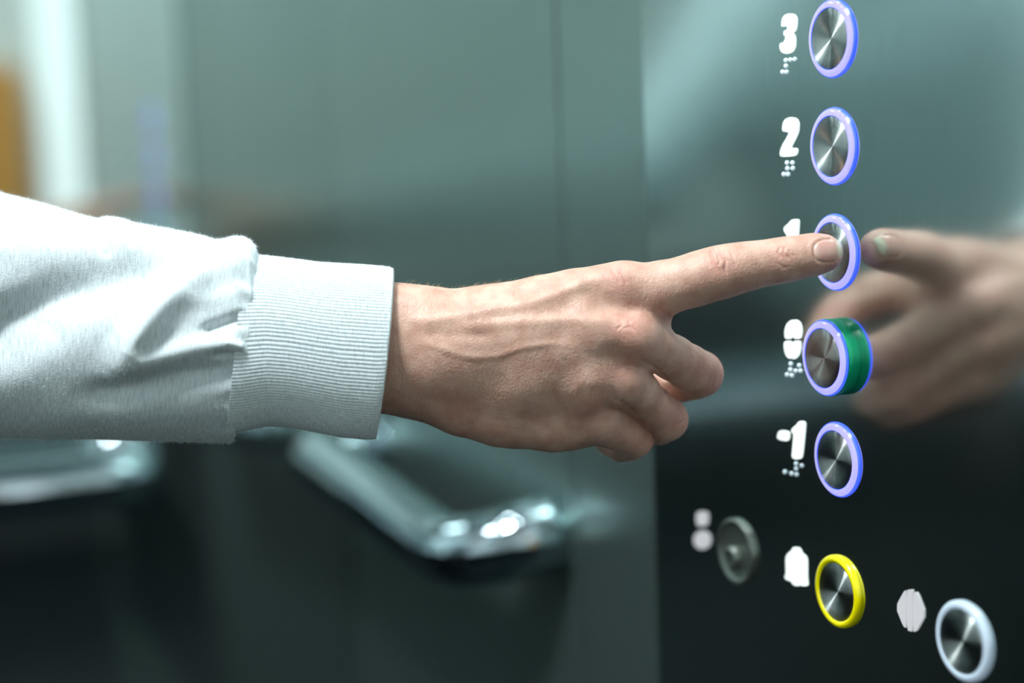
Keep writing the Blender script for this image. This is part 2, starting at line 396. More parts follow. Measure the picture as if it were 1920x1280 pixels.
def seg_d(px, py, pts, closed=False):
    """distance in pixels to a polyline and fraction along it"""
    best = np.full(px.shape, 1e9); tt = np.zeros(px.shape); n = len(pts) - 1
    for k in range(n):
        a, b = np.array(pts[k], float), np.array(pts[k + 1], float); d = b - a
        t = np.clip(((px - a[0]) * d[0] + (py - a[1]) * d[1]) / (d @ d), 0, 1)
        q = np.hypot(px - a[0] - t * d[0], py - a[1] - t * d[1]); m_ = q < best
        best = np.where(m_, q, best); tt = np.where(m_, (k + t) / n, tt)
    return best, tt
def project(V): return 960 + FPX * V[:, 0] / V[:, 2], 640 - FPX * V[:, 1] / V[:, 2]

# ------------------------------------------------------------------ the hand
fl = Field(P(640, 900, -52), P(1640, 420, 78), .75)
palm = fl.blank()
mc = 7.0
W0 = P(560, 655, 0)
chain(fl, palm, [(P(560, 615, 2), 19), (P(740, 612, 1), 18), (P(800, 616, 0), 17.3), (P(900, 607, -1), 15.2), (P(960, 594, -3), 14), (P(1020, 577, -5), 13), (P(1080, 560, -6), 11.8), (P(1160, 543, -7), 11.0)], mc)
chain(fl, palm, [(P(560, 690, 4), 18), (P(740, 700, 4), 16.8), (P(800, 712, 4), 17), (P(870, 748, 5), 15.3), (P(940, 772, 6), 14.3), (P(1040, 787, 4), 12.9), (P(1122, 786, 2), 10.4)], mc)
chain(fl, palm, [(P(740, 655, 0), 19), (P(830, 655, -3), 18), (P(1000, 628, -10), 13.5), (P(1110, 625, -14), 11.5), (P(1192, 634, -15), 10.8)], mc)
chain(fl, palm, [(P(740, 670, 2), 18.5), (P(830, 680, -1), 17.5), (P(1000, 700, -7), 13.0), (P(1100, 707, -10), 11.3), (P(1168, 714, -9), 10.4)], mc)
chain(fl, palm, [(P(830, 700, 3), 16.5), (P(960, 725, -1), 13.5), (P(1080, 742, -3), 11.5)], mc)
chain(fl, palm, [(P(900, 650, -4), 16), (P(1050, 662, -9), 12.5), (P(1130, 670, -9), 10.3)], mc)
chain(fl, palm, [(P(900, 625, -2), 15.5), (P(1080, 598, -8), 12)], mc)
# palm side
chain(fl, palm, [(P(800, 620, 14), 16), (P(930, 610, 22), 17), (P(1040, 610, 27), 14)], 8)
chain(fl, palm, [(P(800, 710, 16), 15), (P(930, 750, 20), 15), (P(1060, 775, 20), 12.5)], 8)
chain(fl, palm, [(P(900, 680, 14), 17), (P(1100, 690, 14), 14)], 8)
chain(fl, palm, [(P(980, 785, 10), 12), (P(1070, 792, 12), 10.4), (P(1142, 798, 15), 8.6)], 6)
# thumb root
chain(fl, palm, [(P(860, 610, 20), 14), (P(1010, 595, 34), 11.5)], 8)
# webs between finger roots
chain(fl, palm, [(P(1190, 560, 0), 9.5), (P(1222, 600, 0), 8.6)], 8)
chain(fl, palm, [(P(1190, 655, 2), 8.2), (P(1180, 700, 3), 7.8)], 6)
chain(fl, palm, [(P(1150, 730, 5), 7.8), (P(1130, 765, 7), 7.6)], 6)
chain(fl, palm, [(P(1120, 600, 12), 10), (P(1130, 760, 14), 9.5)], 8)
fing = fl.blank()
def finger(pts, k=3.0):
    G = fl.blank(); chain(fl, G, pts, k); return G
index = finger([(P(1140, 548, -6), 11), (P(1180, 545, -7), 11.2), (P(1245, 540, -9), 11.2), (P(1300, 525, -11), 10.7), (P(1330, 515, -12), 10.2), (P(1357, 509, -13), 10.35), (P(1385, 502, -13.5), 9.6), (P(1415, 496.5, -14), 9.1), (P(1450, 490.5, -14.5), 8.6), (P(1474, 486.5, -15), 8.35), (P(1500, 482, -15.5), 8.15), (P(1530, 476.5, -16), 7.95), (P(1548, 474.5, -16), 7.4)], 5)
middle = finger([(P(1190, 634, -14), 10.8), (P(1225, 650, -5), 10.2), (P(1262, 671, 4), 9.7), (P(1290, 688, 11), 9.9), (P(1312, 701, 18), 10.2), (P(1300, 708, 26), 9.6), (P(1278, 716, 35), 8.8), (P(1256, 716, 44), 8.5), (P(1205, 700, 47), 7.6)])
ring_ = finger([(P(1166, 714, -9), 10.3), (P(1195, 735, 0), 9.6), (P(1222, 762, 10), 9.1), (P(1249, 786, 20), 9.5), (P(1236, 795, 28), 8.9), (P(1210, 803, 38), 8.2), (P(1185, 800, 45), 7.7), (P(1145, 775, 46), 7.1)])
little = finger([(P(1120, 786, 2), 10.0), (P(1150, 802, 9), 8.8), (P(1175, 813, 16), 8.2), (P(1190, 822, 22), 8.1), (P(1182, 830, 29), 7.5), (P(1166, 836, 37), 6.8), (P(1148, 828, 42), 6.5), (P(1115, 805, 43), 6.2)])
thumb = finger([(P(960, 600, 30), 12.5), (P(1040, 592, 42), 11), (P(1085, 600, 52), 10.2), (P(1135, 625, 62), 9.6), (P(1160, 640, 64), 9.3), (P(1205, 665, 64), 8.2), (P(1222, 676, 63), 7.2)])
fing = smin(smin(middle, ring_, .8), little, .8)
hand = smin(palm, fing, 3.6); hand = smin(hand, index, 6.5); hand = smin(hand, thumb, 3.0)
del palm, fing, index, middle, ring_, little, thumb
def subdivide(V, Q):
    E_ = np.stack([Q, np.roll(Q, -1, 1)], 2).reshape(-1, 2); Es = np.sort(E_, 1)
    key = Es[:, 0] * np.int64(len(V)) + Es[:, 1]; u, inv = np.unique(key, return_inverse=True)
    em = (V[u // len(V)] + V[u % len(V)]) / 2; fc = V[Q].mean(1); n0 = len(V)
    ei = inv.reshape(-1, 4) + n0; ci = np.arange(len(Q)) + n0 + len(em)
    NQ = np.concatenate([np.stack([Q[:, k], ei[:, k], ci, ei[:, (k + 3) % 4]], 1) for k in range(4)])
    return np.concatenate([V, em, fc]), NQ
V, Q = surface_nets(fl, hand)
V = V - normals(fl, hand, V) * sample(fl, hand, V)[:, None]
V, Q = subdivide(V, Q)
N = normals(fl, hand, V); V = V - N * sample(fl, hand, V)[:, None]
front = np.clip(-(N * V).sum(1) / np.linalg.norm(V, axis=1) * 2.0, 0, 1)
px, py = project(V)
D = np.zeros(len(V))
def ridge(pts, wpx, amp, taper=True):
    global D
    d, t = seg_d(px, py, pts); e = np.minimum(1, np.minimum(t, 1 - t) * 5) if taper else 1
    D += amp * np.exp(-(d / wpx) ** 2) * e * front
# tendons and veins on the back of the hand
ridge([(760, 600), (803, 601), (906, 584), (1000, 566), (1044, 552), (1100, 528), (1150, 515)], 13, 1.25)
ridge([(850, 612), (893, 610), (975, 604), (1044, 600), (1100, 600), (1150, 606)], 12, .75)
ridge([(776, 643), (805, 646), (838, 657), (868, 667), (893, 670), (934, 667), (975, 653), (1000, 648), (1027, 645), (1061, 646), (1090, 655)], 7.5, .42)
ridge([(960, 668), (1037, 662), (1113, 668), (1160, 682)], 16, .3)
ridge([(1000, 590), (1040, 582), (1085, 570)], 16, -.45)
ridge([(1030, 625), (1090, 630), (1140, 640)], 18, -.35)
ridge([(1040, 690), (1080, 705), (1110, 725)], 22, -.15)
ridge([(780, 625), (860, 628), (930, 628)], 12, -.55)
# hollows between knuckles
ridge([(1100, 575), (1150, 578), (1200, 590)], 18, -.8)
ridge([(1120, 655), (1160, 664), (1200, 680)], 18, -.65)
ridge([(1080, 735), (1120, 738), (1165, 748)], 16, -.8)
# knuckle domes
for c, s_, a in (((1150, 520), 30, .5), ((1176, 614), 32, 1.0), ((1160, 696), 36, .6), ((1108, 766), 30, .9), ((1340, 690), 20, .4), ((1272, 770), 18, .4)):
    D += a * np.exp(-((px - c[0]) ** 2 + (py - c[1]) ** 2) / s_ ** 2) * front
def c1(L): return [(x / 3.2 + 1100, y / 3.2 + 380) for x, y in L]
def c2(L): return [(x / 2.908 + 700, y / 2.909 + 440) for x, y in L]
CREASES = []
for L, w_, a in ((c1([(758, 272), (742, 300), (760, 360), (795, 425)]), 2.2, -.40), (c1([(790, 275), (812, 320), (835, 350), (828, 400), (845, 440)]), 2.0, -.36),
                 (c1([(775, 300), (800, 350), (785, 385)]), 1.8, -.26), (c1([(855, 275), (880, 330), (895, 390)]), 2.2, -.2), (c1([(715, 300), (722, 350), (745, 400)]), 2.4, -.16),
                 (c1([(1160, 262), (1148, 300), (1178, 332)]), 1.8, -.26), (c1([(1188, 262), (1180, 300), (1222, 345)]), 1.8, -.26), (c1([(1212, 275), (1222, 305), (1250, 320)]), 1.8, -.18), (c1([(1140, 350), (1180, 390), (1215, 385)]), 2.2, -.16),
                 (c2([(1330, 465), (1355, 495), (1318, 525)]), 2.2, -.22), (c2([(1390, 470), (1400, 500), (1430, 515)]), 2.2, -.2), (c2([(1350, 520), (1390, 505), (1440, 530)]), 2.0, -.18),
                 (c2([(1290, 180), (1330, 230), (1350, 280)]), 2.5, -.16), (c2([(1340, 190), (1370, 240), (1380, 280)]), 2.5, -.16), (c2([(1250, 210), (1280, 260), (1300, 300)]), 2.5, -.12),
                 (c2([(1690, 890), (1715, 960), (1690, 1020), (1640, 1050)]), 2.0, -.3), (c2([(1500, 1020), (1528, 1080), (1510, 1160)]), 1.8, -.26), ([(1345, 655), (1354, 690), (1345, 725)], 2.0, -.28), ([(1336, 652), (1343, 690), (1333, 730)], 2.0, -.2),
                 (c2([(1640, 455), (1700, 540), (1720, 560)]), 3, -.25)):
    ridge(L, w_ * 1.2, a * 1.7, True); CREASES.append((L, w_, a))
# swollen folds beside the finger joints
ridge(c1([(775, 290), (790, 340), (800, 400)]), 14, .35)
ridge(c1([(1190, 270), (1195, 320)]), 12, .22)
# deep creases where the fingers part
for L, w_, a in (([(1190, 668), (1225, 688), (1248, 710)], 4.5, -1.3), ([(1145, 742), (1178, 764), (1202, 792)], 4.5, -1.4), ([(1225, 570), (1250, 590), (1266, 606)], 5, -.7)):
    d, t = seg_d(px, py, L); D += a * np.exp(-(d / w_) ** 2) * np.minimum(1, t * 1.6) * front
# nail bed groove
def nailuv(px, py):
    dx, dy = px - 1552, py - 469.5; c, s_ = math.cos(-.14), math.sin(-.14); return (dx * c + dy * s_) / 25, (-dx * s_ + dy * c) / 21
nu, nv = nailuv(px, py); rr = (np.abs(nu) ** 2.6 + np.abs(nv) ** 2.6) ** (1 / 2.6)
D += front * (-.35 * np.exp(-((rr - 1.0) / .10) ** 2) + .30 * np.exp(-((rr - 1.28) / .16) ** 2) * (nu < .6) - .25 * (rr < 1))
V2 = V + N * D[:, None]
# skin tint: redder over the joints (a colour of the skin itself)
red = np.zeros(len(V))
for c, s_, a in (((1150, 525), 36, .5), ((1180, 615), 34, .6), ((1168, 695), 34, .6), ((1115, 765), 36, .5), ((1350, 500), 30, .5), ((1465, 480), 26, .45), ((1335, 700), 36, .45), ((1265, 780), 34, .5), ((1200, 830), 32, .5), ((1560, 490), 40, .5), ((850, 780), 60, .25), ((1240, 580), 40, .25)):
    red += a * np.exp(-((px - c[0]) ** 2 + (py - c[1]) ** 2) / s_ ** 2)
red = red * .75
for L, w_, a in CREASES: red += .9 * abs(a) * np.exp(-(seg_d(px, py, L)[0] / (w_ * 1.5)) ** 2)  # adds red tint along the crease lines
red = np.clip(red, 0, 1)
def skin():
    m = mat('skin', (.60, .40, .30), .46); b = BS(m)
    b.inputs['Subsurface Weight'].default_value = .22; b.inputs['Subsurface Radius'].default_value = (1, .35, .2); b.inputs['Subsurface Scale'].default_value = .004
    b.inputs['Specular IOR Level'].default_value = .45
    at = nd(m, 'ShaderNodeAttribute', attribute_name='redness')
    tc = nd(m, 'ShaderNodeTexCoord')
    n = nd(m, 'ShaderNodeTexNoise', Scale=130.0, Detail=5.0); lk(m, tc.outputs['Object'], n.inputs['Vector'])
    cr = nd(m, 'ShaderNodeValToRGB'); cr.color_ramp.elements[0].position = .35; cr.color_ramp.elements[1].position = .66
    cr.color_ramp.elements[0].color = (.50, .272, .205, 1); cr.color_ramp.elements[1].color = (.63, .388, .302, 1)
    lk(m, n.outputs['Fac'], cr.inputs[0])
    mx = nd(m, 'ShaderNodeMix', data_type='RGBA'); lk(m, at.outputs['Fac'], mx.inputs[0]); lk(m, cr.outputs[0], mx.inputs[6]); mx.inputs[7].default_value = (.56, .235, .195, 1)
    lk(m, mx.outputs[2], b.inputs['Base Color'])
    v1 = nd(m, 'ShaderNodeTexVoronoi', Scale=1150.0); v1.feature = 'F1'; lk(m, tc.outputs['Object'], v1.inputs['Vector'])
    n2 = nd(m, 'ShaderNodeTexNoise', Scale=900.0, Detail=3.0); lk(m, tc.outputs['Object'], n2.inputs['Vector'])
    ad = nd(m, 'ShaderNodeMath', operation='ADD'); lk(m, v1.outputs['Distance'], ad.inputs[0]); lk(m, n2.outputs['Fac'], ad.inputs[1])
    # fine cross-wise skin folds
    mp = nd(m, 'ShaderNodeMapping'); mp.inputs['Rotation'].default_value = (0, 0, math.radians(24)); mp.inputs['Scale'].default_value = (1400, 500, 260); lk(m, tc.outputs['Object'], mp.inputs[0])
    n3 = nd(m, 'ShaderNodeTexNoise', Scale=1.0, Detail=2.0); lk(m, mp.outputs[0], n3.inputs['Vector'])
    ad2 = nd(m, 'ShaderNodeMath', operation='MULTIPLY_ADD'); lk(m, n3.outputs['Fac'], ad2.inputs[0]); ad2.inputs[1].default_value = 1.6; lk(m, ad.outputs[0], ad2.inputs[2])
    bp = nd(m, 'ShaderNodeBump', Strength=.6, Distance=.00022); lk(m, ad2.outputs[0], bp.inputs['Height']); lk(m, bp.outputs[0], b.inputs['Normal'])
    return m
M_skin = skin()
person = empty('person', (-.72, .40, FLOOR), 'person in a light grey ribbed-cuff sweatshirt pressing a lift button with the index finger', 'person')
person.location = (0, 0, 0)
def wfield(lo, hi, h): f_ = Field(np.array(lo) * 1000, np.array(hi) * 1000, h); return f_
def wchain(f_, G, L, k): chain(f_, G, [(np.array(p) * 1000, r * 1000) for p, r in L], k)
def wmesh(name, f_, G, m):
    V_, Q_ = surface_nets(f_, G); me_ = fast_mesh(name, V_ / 1000.0, Q_); return link(name, me_, m, person)
LO, HI = (-1.25, -.04, -1.10), (-.30, .71, .66)
ELB, SHR, SHL, NK = (-.50, .292, -.005), (-.735, .185, .165), (-.93, .415, .175), (-.855, .29, .24)
# skin under and beyond the clothes: forearm, neck, head, left hand, coarse
f2 = wfield(LO, HI, 7.0); G = f2.blank()
wr = cam2world(P(560, 655, 0)[None])[0]; w2 = cam2world(P(700, 655, 0)[None])[0]
f4 = wfield((-1.07, .06, -.44), (-.16, .68, .60), 4.0); G4 = f4.blank(); GH = f4.blank()
wchain(f4, G4, [(w2, .020), (wr, .0205), (tuple((np.array(wr) + np.array(ELB)) / 2), .030), (ELB, .036), (SHR, .048), (NK, .05), (SHL, .046), ((-.975, .442, -.06), .034), ((-.92, .442, -.23), .026)], 25)
wchain(f4, G4, [((-.84, .28, .12), .085), ((-.87, .32, -.25), .085)], 60)
hd = np.array((-.845, .285, .47)); fw = np.array((.94, -.34, 0)); sd_ = np.array((.34, .94, 0)); upv = np.array((0, 0, 1.))
wchain(f4, G4, [((-.865, .295, .20), .062), ((-.86, .29, .30), .056), (tuple(hd - fw * .015 - upv * .06), .058)], 25)
wchain(f4, G4, [(tuple(hd - fw * .025 + upv * .015), .083), (tuple(hd + fw * .012 + upv * .02), .076)], 25)
wchain(f4, G4, [(tuple(hd + fw * .03 - upv * .03), .058), (tuple(hd + fw * .05 - upv * .085), .034)], 25)
wchain(f4, G4, [(tuple(hd + fw * .082 + upv * .008), .010), (tuple(hd + fw * .104 - upv * .028), .012)], 9)
wchain(f4, G4, [(tuple(hd + fw * .080 - upv * .058 + sd_ * .018), .008), (tuple(hd + fw * .080 - upv * .058 - sd_ * .018), .008)], 5)
for q in (-1, 1):
    wchain(f4, G4, [(tuple(hd + sd_ * q * .078 + upv * .012), .014), (tuple(hd + sd_ * q * .074 - upv * .020), .010)], 6)
    wchain(f4, G4, [(tuple(hd + fw * .072 + sd_ * q * .012 + upv * .030), .011), (tuple(hd + fw * .062 + sd_ * q * .045 + upv * .028), .010)], 8)
f5, G5 = f4, G4
WL = np.array((-.91, .442, -.26))
wchain(f5, G5, [((-.92, .442, -.20), .026), (tuple(WL), .023), (tuple(WL + (.008, 0, -.05)), .022)], 8)
wchain(f5, G5, [(tuple(WL + (-.022, 0, -.05)), .016), (tuple(WL + (.030, 0, -.05)), .015), (tuple(WL + (.026, 0, -.085)), .011), (tuple(WL + (-.026, 0, -.08)), .010)], 9)
for q, ln_ in ((.030, .068), (.012, .078), (-.008, .072), (-.028, .055)):
    b0 = WL + (q, 0, -.085); wchain(f5, G5, [(tuple(b0), .0095), (tuple(b0 + (.006, -.004, -ln_ * .5)), .0085), (tuple(b0 + (.004, -.018, -ln_)), .0068)], 2)
wchain(f5, G5, [(tuple(WL + (.030, -.006, -.03)), .012), (tuple(WL + (.052, -.014, -.065)), .010), (tuple(WL + (.054, -.020, -.095)), .008)], 5)
coV, coQ = surface_nets(f4, G4); coV = coV / 1000.0
# sweatshirt
G = f2.blank()
wchain(f2, G, [(ELB, .060), (SHR, .074)], 30)
wchain(f2, G, [(SHR, .078), (NK, .075), (SHL, .078)], 50)
wchain(f2, G, [(SHL, .072), ((-.975, .442, -.06), .056), ((-.92, .442, -.23), .046)], 30)
wchain(f2, G, [((-.80, .24, .10), .105), ((-.84, .26, -.12), .100)], 70)
wchain(f2, G, [((-.89, .36, .10), .105), ((-.90, .35, -.12), .100)], 70)
cl = [wmesh('sweatshirt', f2, G, None)]
G = f2.blank()
for q in (-1, 1):
    hx = np.array((-.87, .305, -.18)) + np.array((.5, .87, 0)) * -q * .065 * np.array((-.6, 1, 0))
    wchain(f2, G, [(tuple(hx), .098), (tuple(hx + (.005, 0, -.12)), .094), (tuple(hx + (.015, 0, -.45)), .066), (tuple(hx + (0, 0, -.86)), .055)], 30)
tr_ = wmesh('trousers', f2, G, mat('dark_trousers', (.012, .014, .018), .9))
G = f2.blank()
for q in (-1, 1):
    hx = np.array((-.87, .305, -.18)) + np.array((.5, .87, 0)) * -q * .065 * np.array((-.6, 1, 0))
    wchain(f2, G, [((hx[0] - .05, hx[1], FLOOR + .042), .036), ((hx[0] + .08, hx[1] - .03, FLOOR + .040), .036), ((hx[0] + .14, hx[1] - .05, FLOOR + .034), .028)], 12)
wmesh('shoes', f2, G, mat('dark_shoe', (.02, .02, .022), .6))
G4 = f4.blank()
wchain(f4, G4, [(tuple(hd + fw * .020 + upv * .056), .066), (tuple(hd - fw * .035 + upv * .034), .093), (tuple(hd - fw * .055 - upv * .035), .082), (tuple(hd - fw * .058 - upv * .11), .056)], 20)
for q in (-1, 1):
    wchain(f4, G4, [(tuple(hd + fw * .030 + sd_ * q * .050 + upv * .065), .028), (tuple(hd + fw * .006 + sd_ * q * .070 + upv * .025), .020), (tuple(hd - fw * .022 + sd_ * q * .070 - upv * .04), .020)], 20)
wmesh('hair', f4, G4, mat('brown_hair', (.05, .03, .02), .75))
M_eye = mat('eye_white', (.8, .78, .75), .2); M_iris = mat('iris', (.03, .02, .015), .15)
for q in (-1, 1):
    e0 = hd + fw * .068 + sd_ * q * .031 + upv * .012
    eo = lathe_x('eye', [(.012 * math.cos(a), .012 * math.sin(a)) for a in np.linspace(0, math.pi, 13)], M_eye, person, 24)
    eo.location = tuple(e0); eo.rotation_euler = (0, 0, math.atan2(fw[1], fw[0]))
    io = lathe_x('iris', [(.0124, 0), (.0118, .0035), (.0108, .0055)], M_iris, eo, 20)
cc = (coV - CAM) @ np.stack([CR, CU, CF], 1); cpx = 960 + FPX * cc[:, 0] / cc[:, 2]
coQ = coQ[(cpx[coQ] < 612).all(1)]; used = np.unique(coQ); rm = np.full(len(coV), -1); rm[used] = np.arange(len(used)); coV = coV[used]; coQ = rm[coQ]
bv = [cam2world(V2), coV]; bq = [Q, coQ + len(V2)]; o_ = len(V2) + len(coV)
me = fast_mesh('body', np.concatenate(bv), np.concatenate(bq))
red = np.concatenate([red, np.zeros(o_ - len(red)) + .15])
at = me.attributes.new('redness', 'FLOAT', 'POINT'); at.data.foreach_set('value', red.astype(np.float32))
bm = bmesh.new(); bm.from_mesh(me)
bd = [e for e in bm.edges if e.is_boundary]; bmesh.ops.bridge_loops(bm, edges=bd)
for f_ in bm.faces: f_.smooth = True
bm.to_mesh(me); bm.free()
body = link('body', me, M_skin, person)
# fine hairs along the top of the wrist
def hairs():
    ok = np.nonzero((px > 742) & (px < 1010) & (N[:, 1] > .35) & (N[:, 2] < .75))[0]; k = rng.choice(ok, 420)
    p = V2[k]; n_ = N[k]; d = n_ * .55 + np.array([.9, .1, -.1]) + rng.normal(size=p.shape) * .35; d /= np.linalg.norm(d, axis=1, keepdims=True)
    L_ = rng.uniform(1.8, 4.2, (len(k), 1)); sd = np.cross(d, [0, 0, 1.0]); sd /= np.linalg.norm(sd, axis=1, keepdims=True); w_ = .032
    m1 = p + d * L_ * .5 + n_ * .15; t_ = p + d * L_ - n_ * .25
    VV = np.stack([p - sd * w_, p + sd * w_, m1 + sd * w_, m1 - sd * w_, t_], 1).reshape(-1, 3); b = np.arange(len(k)) * 5
    F3 = np.concatenate([np.stack([b, b + 1, b + 2], 1), np.stack([b, b + 2, b + 3], 1), np.stack([b + 3, b + 2, b + 4], 1)])
    o = link('arm_hair', fast_mesh('arm_hair', cam2world(VV), F3), mat('fair_hair', (.45, .34, .22), .5), person); o['kind'] = 'stuff'
hairs()
# nail
nn = 26; L = np.linspace(-1, 1, nn); GU, GV = np.meshgrid(L, L, indexing='ij')
r_ = np.maximum(np.abs(GU), np.abs(GV)); ang = np.arctan2(GV, GU); e_ = (np.abs(np.cos(ang)) ** 2.6 + np.abs(np.sin(ang)) ** 2.6) ** (-1 / 2.6)
nu_, nv_ = r_ * e_ * np.cos(ang), r_ * e_ * np.sin(ang)
c_, s_ = math.cos(-.14), math.sin(-.14)
qx = 1552 + (nu_ * 26 * c_ - nv_ * 21.5 * s_); qy = 469.5 + (nu_ * 26 * s_ + nv_ * 21.5 * c_)
Pn = np.stack([(qx.ravel() - 960) / FPX, -(qy.ravel() - 640) / FPX, np.ones(nn * nn)], 1); zz = np.full(nn * nn, 700.0)
for _ in range(60):
    zz += np.clip(sample(fl, hand, Pn * zz[:, None]), -3, 3) * .9
Vn = Pn * zz[:, None]; Nn = normals(fl, hand, Vn)
lift = .30 - .75 * np.clip(r_.ravel() - .86, 0, 1) / .14 * np.where(nu_.ravel() > .35, .15, 1) * .8
Vn = Vn + Nn * lift[:, None]
Vn[:, 0] += np.where(nu_.ravel() > .6, (nu_.ravel() - .6) * .7, 0)
qn = np.array([[a * nn + b, a * nn + b + 1, (a + 1) * nn + b + 1, (a + 1) * nn + b] for a in range(nn - 1) for b in range(nn - 1)])
me = fast_mesh('fingernail', cam2world(Vn), qn)
at = me.attributes.new('along', 'FLOAT', 'POINT'); at.data.foreach_set('value', ((nu_.ravel() + 1) / 2).astype(np.float32))
M_nail = mat('nail', (.75, .5, .45), .22, 0, Coat_Weight=.4, Subsurface_Weight=.1, Subsurface_Scale=.002)
at_ = nd(M_nail, 'ShaderNodeAttribute', attribute_name='along'); cr = nd(M_nail, 'ShaderNodeValToRGB')
cr.color_ramp.elements[0].position = .05; cr.color_ramp.elements[0].color = (.68, .44, .37, 1)
cr.color_ramp.elements[1].position = .97; cr.color_ramp.elements[1].color = (.62, .54, .42, 1)
e2 = cr.color_ramp.elements.new(.25); e2.color = (.62, .33, .28, 1); e2 = cr.color_ramp.elements.new(.80); e2.color = (.64, .37, .31, 1); e2 = cr.color_ramp.elements.new(.88); e2.color = (.74, .68, .52, 1)
lk(M_nail, at_.outputs['Fac'], cr.inputs[0]); lk(M_nail, cr.outputs[0], BS(M_nail).inputs['Base Color'])
link('fingernail', me, M_nail, person)

# ------------------------------------------------------------------ sleeve and cuff
def interp(x, tab): return np.interp(x, [a for a, b in tab], [b for a, b in tab])
def fabric(name, scale_streak, bump=.5):
    m = mat(name, (.7, .75, .75), .9); b = BS(m)
    b.inputs['Sheen Weight'].default_value = .25; b.inputs['Specular IOR Level'].default_value = .15
    uv = nd(m, 'ShaderNodeUVMap')
    mp = nd(m, 'ShaderNodeMapping'); mp.inputs['Scale'].default_value = scale_streak; lk(m, uv.outputs[0], mp.inputs[0])
    n = nd(m, 'ShaderNodeTexNoise', Scale=1.0, Detail=4.0, Roughness=.6); lk(m, mp.outputs[0], n.inputs['Vector'])
    cr = nd(m, 'ShaderNodeValToRGB'); cr.color_ramp.elements[0].position = .30; cr.color_ramp.elements[1].position = .58
    cr.color_ramp.elements[0].color = (.45, .50, .52, 1); cr.color_ramp.elements[1].color = (.66, .71, .73, 1)
    lk(m, n.outputs['Fac'], cr.inputs[0]); lk(m, cr.outputs[0], b.inputs['Base Color'])
    tc = nd(m, 'ShaderNodeTexCoord'); n2 = nd(m, 'ShaderNodeTexNoise', Scale=1400.0, Detail=3.0); lk(m, tc.outputs['Object'], n2.inputs['Vector'])
    bp = nd(m, 'ShaderNodeBump', Strength=bump, Distance=.0005); lk(m, n2.outputs['Fac'], bp.inputs['Height']); lk(m, bp.outputs[0], b.inputs['Normal'])
    return m
M_sleeve = fabric('sweatshirt_fleece', (1300, 230, 1)); M_cuff = fabric('rib_knit', (1500, 260, 1), .35)
def grid_surface(name, S_, T_, fn, m, parent):
    """closed in t. fn(s, t) -> camera-space points"""
    s, t = np.meshgrid(S_, T_, indexing='ij'); V_ = fn(s.ravel(), t.ravel()); ns, nt = len(S_), len(T_)
    i, j = np.meshgrid(np.arange(ns - 1), np.arange(nt), indexing='ij'); i, j = i.ravel(), j.ravel(); j2 = (j + 1) % nt
    Q_ = np.stack([i * nt + j, i * nt + j2, (i + 1) * nt + j2, (i + 1) * nt + j], 1)
    me = fast_mesh(name, cam2world(V_), Q_)
    uvl = me.uv_layers.new(name='UVMap'); tl = np.stack([j, np.where(j2 == 0, nt, j2), np.where(j2 == 0, nt, j2), j], 1)
    sl = np.stack([i, i, i + 1, i + 1], 1)
    sv = np.interp(sl.ravel(), np.arange(ns), (S_ - S_[0]) * .00024); tv = tl.ravel() / nt * .22
    uvl.data.foreach_set('uv', np.stack([sv, tv], 1).astype(np.float32).ravel())
    return link(name, me, m, parent), V_
# shape across: t = 0 at the top, pi at the bottom, pi/2 towards the camera
def fold_noise(x, y, seed):
    r = np.random.default_rng(seed); o = np.zeros_like(x)
    for _ in range(10):
        k = r.uniform(.01, .035); a = r.uniform(0, 6.28); o += np.sin(x * k * math.cos(a) + y * k * math.sin(a) + r.uniform(0, 6.28)) / 10
    return o
CT = [(440, 476), (487, 479), (600, 493), (680, 498), (738, 503), (760, 503)]
CB = [(400, 812), (450, 808), (500, 797), (540, 799), (570, 804), (640, 818), (705, 823), (740, 820)]
def cuff_pt(s, t, r_off=0.0):
    v = (1 - np.cos(t)) / 2
    e = (s - 475) / 263
    x = s - 33 * v ** 1.6 * e - (1 - e) * (33 * v ** 1.3)
    x = np.where(e > 1.0, x, x)
    top, bot = interp(x, CT), interp(x, CB); cy = (top + bot) / 2; hh = (bot - top) / 2
    Wc = 1.0 + 3 * np.cos(t); dep = 29 + 3 * (1 - e)
    nrib = 146
    rib = (np.abs(np.cos(t * nrib / 2)) ** .8) * .48 * np.clip((1.02 - e) * 12, 0, 1)
    rad = 1 + (r_off + rib + .5 * fold_noise(x, t * 120, 3)) / 36
    sy = -np.sign(np.cos(t)) * np.abs(np.cos(t)) ** .93
    py_ = cy + sy * hh * (1 + (rad - 1)); W = Wc - dep * np.sign(np.sin(t)) * np.abs(np.sin(t)) ** .95 * rad
    z = 735 + W; return np.stack([(x - 960) / FPX * z, -(py_ - 640) / FPX * z, z], 1)
Tc = np.linspace(0, 2 * np.pi, 1460, endpoint=False)
def cuff_fn(s, t):
    # s > 738 folds over the hem and goes back inside
    over = np.clip(s - 738, 0, None); a = np.clip(over / 10, 0, 1) * np.pi
    ss = np.where(over > 0, 736 + 3.0 * np.sin(a) - np.clip(over - 10, 0, None), s)
    off = np.where(over > 0, -(1 - np.cos(a)) * 1.1, 0) - np.clip((ss * 0 + s - 730) / 8, 0, 1) * .3
    return cuff_pt(ss, t, off)
Sc = np.concatenate([np.linspace(455, 736, 80), np.linspace(738, 748, 8), np.linspace(752, 830, 10)])
cuff, Vc = grid_surface('cuff', Sc, Tc, cuff_fn, M_cuff, person); cuff['label'] = 'ribbed knit cuff'

